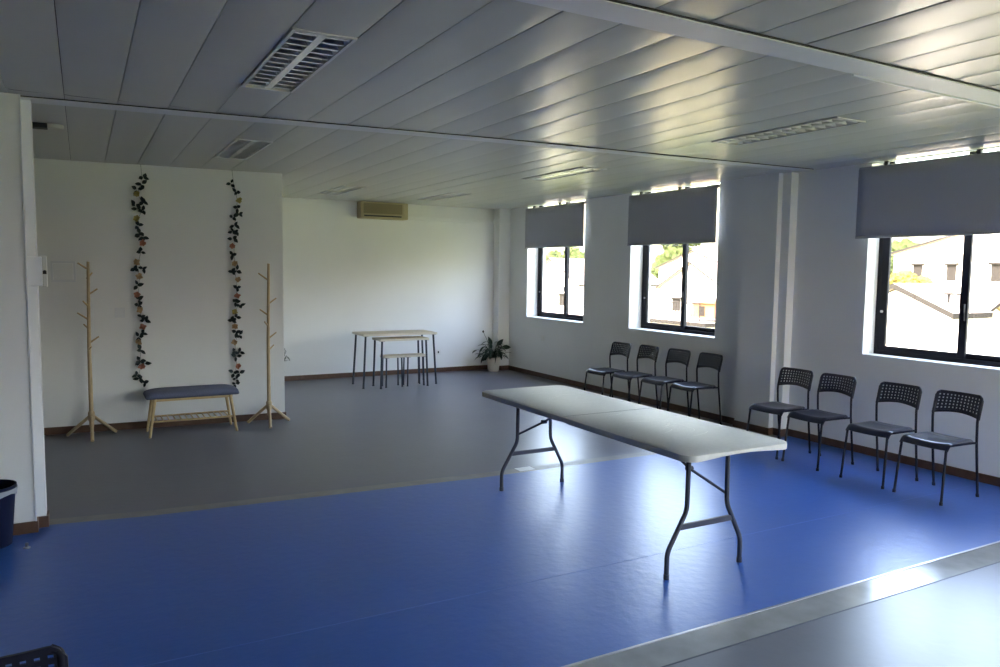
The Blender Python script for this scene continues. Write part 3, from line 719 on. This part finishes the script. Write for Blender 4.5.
bm = B(); leaf_into(bm, Vector((.01, -.05, .555)), Vector((.3, -.1, 1)), Vector((0, -1, 0)), .07, .045, -.3); leafobj('white_flower', bm, 'white', r)

r = tag(empty('potted_plant', (2.285, 10.42, 0)), 'thin plant mostly hidden behind the end of the partition', 'plant')
bm = B(); lathe(bm, [(.07, 0), (.095, .22), (.099, .25), (.09, .25), (.085, .225), (.02, .22)], 24); fin('pot', bm, 'potb', r, smooth=40)
bm = B(); bs = B(); rp = random.Random(8)
for k in range(9):
    a = rp.uniform(0, 6.28); h = rp.uniform(.15, .42); d = Vector((math.cos(a)*.07+.06, math.sin(a)*.07, h))
    tube(bs, [(0, 0, .21), Vector((0, 0, .22))+d], .003, 5)
    for j in range(2):
        b = rp.uniform(0, 6.28); leaf_into(bm, Vector((0, 0, .22))+d*rp.uniform(.6, 1), Vector((math.cos(b), math.sin(b)*.5, rp.uniform(-.6, .3))), Vector((0, 0, 1)), .09, .035, .3)
leafobj('foliage', bm, 'leaf', r); fin('stems', bs, 'leaf', r)

# ------------------------------------------------------------------ bin, bits on the floor
r = tag(empty('waste_bin', (-.515, 5.255, 0)), 'navy plastic waste bin with a grey liner at the left edge', 'bin')
bm = B(); lathe(bm, [(.100, .0), (.104, .004), (.132, .340), (.138, .344), (.138, .360), (.130, .360), (.126, .33), (.098, .012), (.02, .010)], 32); fin('body', bm, 'bin', r, smooth=40)
bm = B(); n = 32
ra = [[bm.verts.new(((rad+.002*math.sin(k*2.3))*math.cos(2*PI*k/n), (rad+.002*math.sin(k*2.3))*math.sin(2*PI*k/n), z+am*math.sin(k*.9+1))) for k in range(n)] for rad, z, am in ((.1405, .341, 0), (.1395, .325, .003), (.1375, .308, .009))]
for q in range(2):
    for k in range(n): bm.faces.new((ra[q][k], ra[q][(k+1) % n], ra[q+1][(k+1) % n], ra[q+1][k]))
bmesh.ops.delete(bm, geom=[v for v in bm.verts if not v.link_faces], context='VERTS')
bmesh.ops.solidify(bm, geom=bm.faces[:], thickness=.0015); fin('liner', bm, 'liner', r, smooth=60)
bm = B(); lathe(bm, [(.019, 0), (.019, .006), (.008, .010), (.008, .022), (.011, .026), (.006, .032)], 16)
o = fin('door_stop', bm, 'steel', None, (-.33, 5.114, 0), smooth=40); tag(o, 'tiny metal door stop on the blue floor beside the waste bin', 'door stop')
bm = B(); rs = random.Random(2)
box(bm, -.075, .075, -.045, .055, .0005, .0022)
o = fin('tape_patch', bm, 'stain', None, (3.20, 5.345, 0)); tag(o, 'small pale patch of tape on the seam behind the folding table', 'tape')

# ------------------------------------------------------------------ outside
GZ = -7.5
bm = B(); box(bm, -300, 700, -400, 800, GZ-.5, GZ); g = struct('ground', bm, 'ground')
bm = B(); nx, ny = 30, 70
def hz(x, y):
    base = 15*math.sin(y*.010+1.0)+9*math.sin(y*.027+x*.01)+6*math.sin(y*.06+2)+4*math.sin(y*.13+x*.05)
    return GZ-1+ (max(0, (x-190)/150))**.8*(34+base*.9) if x > 190 else GZ-1
V = [[bm.verts.new((180+i*14, -250+j*14, hz(180+i*14, -250+j*14))) for j in range(ny+1)] for i in range(nx+1)]
for i in range(nx):
    for j in range(ny): bm.faces.new((V[i][j], V[i+1][j], V[i+1][j+1], V[i][j+1]))
h = fin('hills', bm, 'hill', smooth=60); h['kind'] = 'structure'
def house(x0, x1, y0, y1, ze, zr, wins, label, m='facade', ridge='y', over=.35, group='pale houses outside the windows', flat=False, extra=None):
    r = tag(empty('house', ((x0+x1)/2, (y0+y1)/2, GZ)), label, 'house', group)
    ox, oy = r.location.x, r.location.y; r.location.y += .0115*x0; r.location.z -= .0042*x0
    X0, X1, Y0, Y1 = x0-ox, x1-ox, y0-oy, y1-oy; E_, R_ = ze-GZ, zr-GZ
    bm = B(); box(bm, X0, X1, Y0, Y1, 0, E_)
    if not flat:
        if ridge == 'y':
            for yy in (Y0, Y1-.2):
                a = [bm.verts.new(p) for p in ((X0, yy, E_), (X1, yy, E_), ((X0+X1)/2, yy, R_-.05))]; b = [bm.verts.new(v.co+Vector((0, .2, 0))) for v in a]
                bm.faces.new(a); bm.faces.new(b)
                for k in range(3): bm.faces.new((a[k], a[(k+1) % 3], b[(k+1) % 3], b[k]))
        else:
            for xx in (X0, X1-.2):
                a = [bm.verts.new(p) for p in ((xx, Y0, E_), (xx, Y1, E_), (xx, (Y0+Y1)/2, R_-.05))]; b = [bm.verts.new(v.co+Vector((.2, 0, 0))) for v in a]
                bm.faces.new(a); bm.faces.new(b)
                for k in range(3): bm.faces.new((a[k], a[(k+1) % 3], b[(k+1) % 3], b[k]))
    fin('walls', bm, m, r)
    bm = B(); t_ = .15
    if flat: box(bm, X0-.2, X1+.2, Y0-.2, Y1+.2, E_, E_+.25)
    else:
        if ridge == 'y':
            sl = (R_-E_)/((X1-X0)/2)
            for s, xe in ((-1, X0), (1, X1)):
                pts = [(xe+s*over, Y0-over, E_-sl*over), (xe+s*over, Y1+over, E_-sl*over), ((X0+X1)/2, Y1+over, R_), ((X0+X1)/2, Y0-over, R_)]
                a = [bm.verts.new(p) for p in pts]; b = [bm.verts.new(v.co+Vector((0, 0, t_))) for v in a]
                bm.faces.new(a); bm.faces.new(b)
                for k in range(4): bm.faces.new((a[k], a[(k+1) % 4], b[(k+1) % 4], b[k]))
        else:
            sl = (R_-E_)/((Y1-Y0)/2)
            for s, ye in ((-1, Y0), (1, Y1)):
                pts = [(X0-over, ye+s*over, E_-sl*over), (X1+over, ye+s*over, E_-sl*over), (X1+over, (Y0+Y1)/2, R_), (X0-over, (Y0+Y1)/2, R_)]
                a = [bm.verts.new(p) for p in pts]; b = [bm.verts.new(v.co+Vector((0, 0, t_))) for v in a]
                bm.faces.new(a); bm.faces.new(b)
                for k in range(4): bm.faces.new((a[k], a[(k+1) % 4], b[(k+1) % 4], b[k]))
    bmesh.ops.recalc_face_normals(bm, faces=bm.faces)
    for f in bm.faces:
        if abs(f.normal.z) < .3: f.material_index = 1       # dark eaves and gutters
    fin('roof', bm, ['roof', 'shutter'], r)
    for (wy, z0, z1, ww) in wins:
        bm = B(); box(bm, X0-.06, X0+.02, wy-oy-ww/2, wy-oy+ww/2, z0-GZ, z1-GZ); wd_ = fin('window', bm, 'shutter', r)
        bm = B(); box(bm, X0-.22, X0+.02, wy-oy-ww/2-.15, wy-oy+ww/2+.15, z1-GZ, z1-GZ+.14); fin('lintel', bm, 'shutter', wd_)
        bm = B(); box(bm, X0-.07, X0-.061, wy-oy-.04*ww/2, wy-oy+ww/2*.85, z0-GZ+.1, z1-GZ-.1); fin('pane', bm, 'shutter', wd_)
    if extra: extra(r, ox, oy)
    return r
# big pale building through the right-hand window
house(50, 62, 8, 33.0, 3.3, 6.6, [(31.2, 1.54, 2.56, .6), (28.9, 1.54, 2.56, .6), (26.1, 1.54, 2.6, .6), (23, 1.54, 2.6, .6), (28.0, -.7, .25, .7), (26.2, -.9, .25, .8), (23, -.9, .2, 1.2), (28.2, -4.0, -2.6, .9), (25.7, -4.2, -2.5, 1.0), (22.5, -4.2, -2.5, 1.4), (19, 1.54, 2.6, 1.1), (19, -.9, .2, 1.1)],
      'three-storey pale building seen through the right-hand window', ridge='x')
def gable_extra(r, ox, oy):
    for yy in (11.95, 11.62):
        bm = B(); tube(bm, [(20.6-ox, yy-oy, .5-GZ), (20.6-ox, yy-oy, 1.22-GZ)], .03, 8); box(bm, 20.47-ox, 20.73-ox, yy-oy-.07, yy-oy+.07, 1.22-GZ, 1.27-GZ); fin('chimney_pipe', bm, 'shutter', r)
house(20, 21.6, 11.5, 14.7, .66, 1.36, [(13.6, -3.4, -2.4, .8)], 'low gabled house in front of the three-storey building', ridge='x', over=.12, extra=gable_extra)
house(30, 37, 17.6, 24.0, -1.0, .6, [(21, -2.8, -1.6, 1.0)], 'small cream house with tiled roof left of the three-storey building', m='facade2')
# seen through the middle window
house(58, 68, 56, 67, 2.4, 4.2, [(64.5, .3, 1.3, 1.0), (61, .3, 1.3, 1.0), (58, .3, 1.3, 1.0)], 'pale gabled house on the skyline of the middle window', ridge='x')
house(44, 54, 43, 50.5, .6, 2.6, [(48.5, -1.4, -.4, 1.0), (45.5, -1.4, -.4, 1.0)], 'pale tiled house in the upper right of the middle window', ridge='x')
def terrace_extra(r, ox, oy):
    rl = empty('railing', (0, 0, 0)); rl.parent = r
    for q in range(9):
        bm = B(); yy = 34.6+q*.72; tube(bm, [(33.3-ox, yy-oy, -1.25-GZ), (33.3-ox, yy-oy, -.12-GZ)], .035, 6); fin('post', bm, 'shutter', rl)
    bm = B(); box(bm, 34.0-ox, 36.2-ox, 34.1-oy, 36.0-oy, -1.05-GZ, -.1-GZ); box(bm, 33.8-ox, 36.4-ox, 33.9-oy, 36.2-oy, -.1-GZ, .08-GZ); rr_ = fin('rooftop_room', bm, 'facade3', r)
    bm = B(); box(bm, 33.95-ox, 34.02-ox, 34.9-oy, 35.4-oy, -.9-GZ, -.3-GZ); fin('window', bm, 'shutter', rr_)
    bm = B(); tube(bm, [(33.3-ox, 34.6-oy, -.12-GZ), (33.3-ox, 40.4-oy, -.12-GZ)], .045, 6); fin('rail', bm, 'shutter', rl)
house(33, 41, 33.8, 42.0, -1.5, -1.3, [(36, -4.6, -3.2, 1.4), (39, -4.6, -3.2, 1.4)], 'flat-roofed cream house with a railed terrace in the middle window', m='facade2', flat=True, extra=terrace_extra)
# seen through the far window
house(42, 52, 60, 70, .6, 3.0, [(67, -1.6, -.5, 1.0), (63, -1.6, -.5, 1.0)], 'pale house filling the middle of the far window', ridge='x')
house(30, 37, 45.5, 52.5, -2.6, -1.2, [(50, -4.8, -3.6, 1.0)], 'low house with pale roof low in the far window')
def street_lamp(x, y, h, label):
    r = tag(empty('street_lamp', (x, y, GZ)), label, 'street lamp')
    bm = B(); tube(bm, smoothpath([(0, 0, 0), (0, 0, h), (0, 1.3, h+.35)], .5, 6), .07, 8); fin('pole', bm, 'grtube', r)
    bm = B(); box(bm, -.14, .14, .9, 1.6, h+.22, h+.42, .05); fin('lamp_head', bm, 'grtube', r)
street_lamp(42.5, 43.2, 9.3, 'street lamp with a bent arm seen through the middle window')
def tree(x, y, h, cr, m, label, seed, name='tree', n=12):
    rr = random.Random(seed); r = tag(empty(name, (x, y, GZ)), label, name, 'trees outside the windows')
    bm = B(); tube(bm, [(0, 0, 0), (.1, 0, h*.5), (0, .1, h-cr*.6)], [.22, .16, .08], 8)
    fin('trunk', bm, 'bark', r)
    bm = B()
    for k in range(n):
        c = Vector((rr.gauss(0, .4)*cr, rr.gauss(0, .4)*cr, h-cr+rr.gauss(0, .35)*cr)); R_ = cr*rr.uniform(.28, .5)
        q = bmesh.ops.create_icosphere(bm, subdivisions=4, radius=R_)
        for v in q['verts']: v.co = v.co*(1+.28*mnoise.noise(v.co*(2.6/R_)+c)+.22*mnoise.noise(v.co*(7/R_)+c)+rr.uniform(-.05, .05))+c
    fin('crown', bm, m, r)
tree(58, 40.0, 12.2, 2.8, 'tree', 'green tree above the roofline at the top left of the right-hand window', 1)
tree(45, 29.3, 9.6, 1.3, 'treey', 'yellow-leaved tree against the pale building at the left of the right-hand window', 2)
tree(90, 102, 15.5, 6, 'tree', 'large green tree at the top left of the middle window', 3, n=14)
tree(90, 78, 14.2, 4, 'treey', 'yellowish tree at the top right of the middle window', 4)
tree(60, 87, 12.2, 3.2, 'tree', 'green tree at the top right of the far window', 5)
tree(26, 37.2, 6.4, 1.5, 'tree', 'green bush low in the right pane of the far window', 6)
tree(27, 40.2, 6.0, 1.0, 'treey', 'yellow bush low in the middle of the far window', 7)
tree(75, 62, 12.6, 2.5, 'tree', 'distant green tree beside the three-storey building', 8)
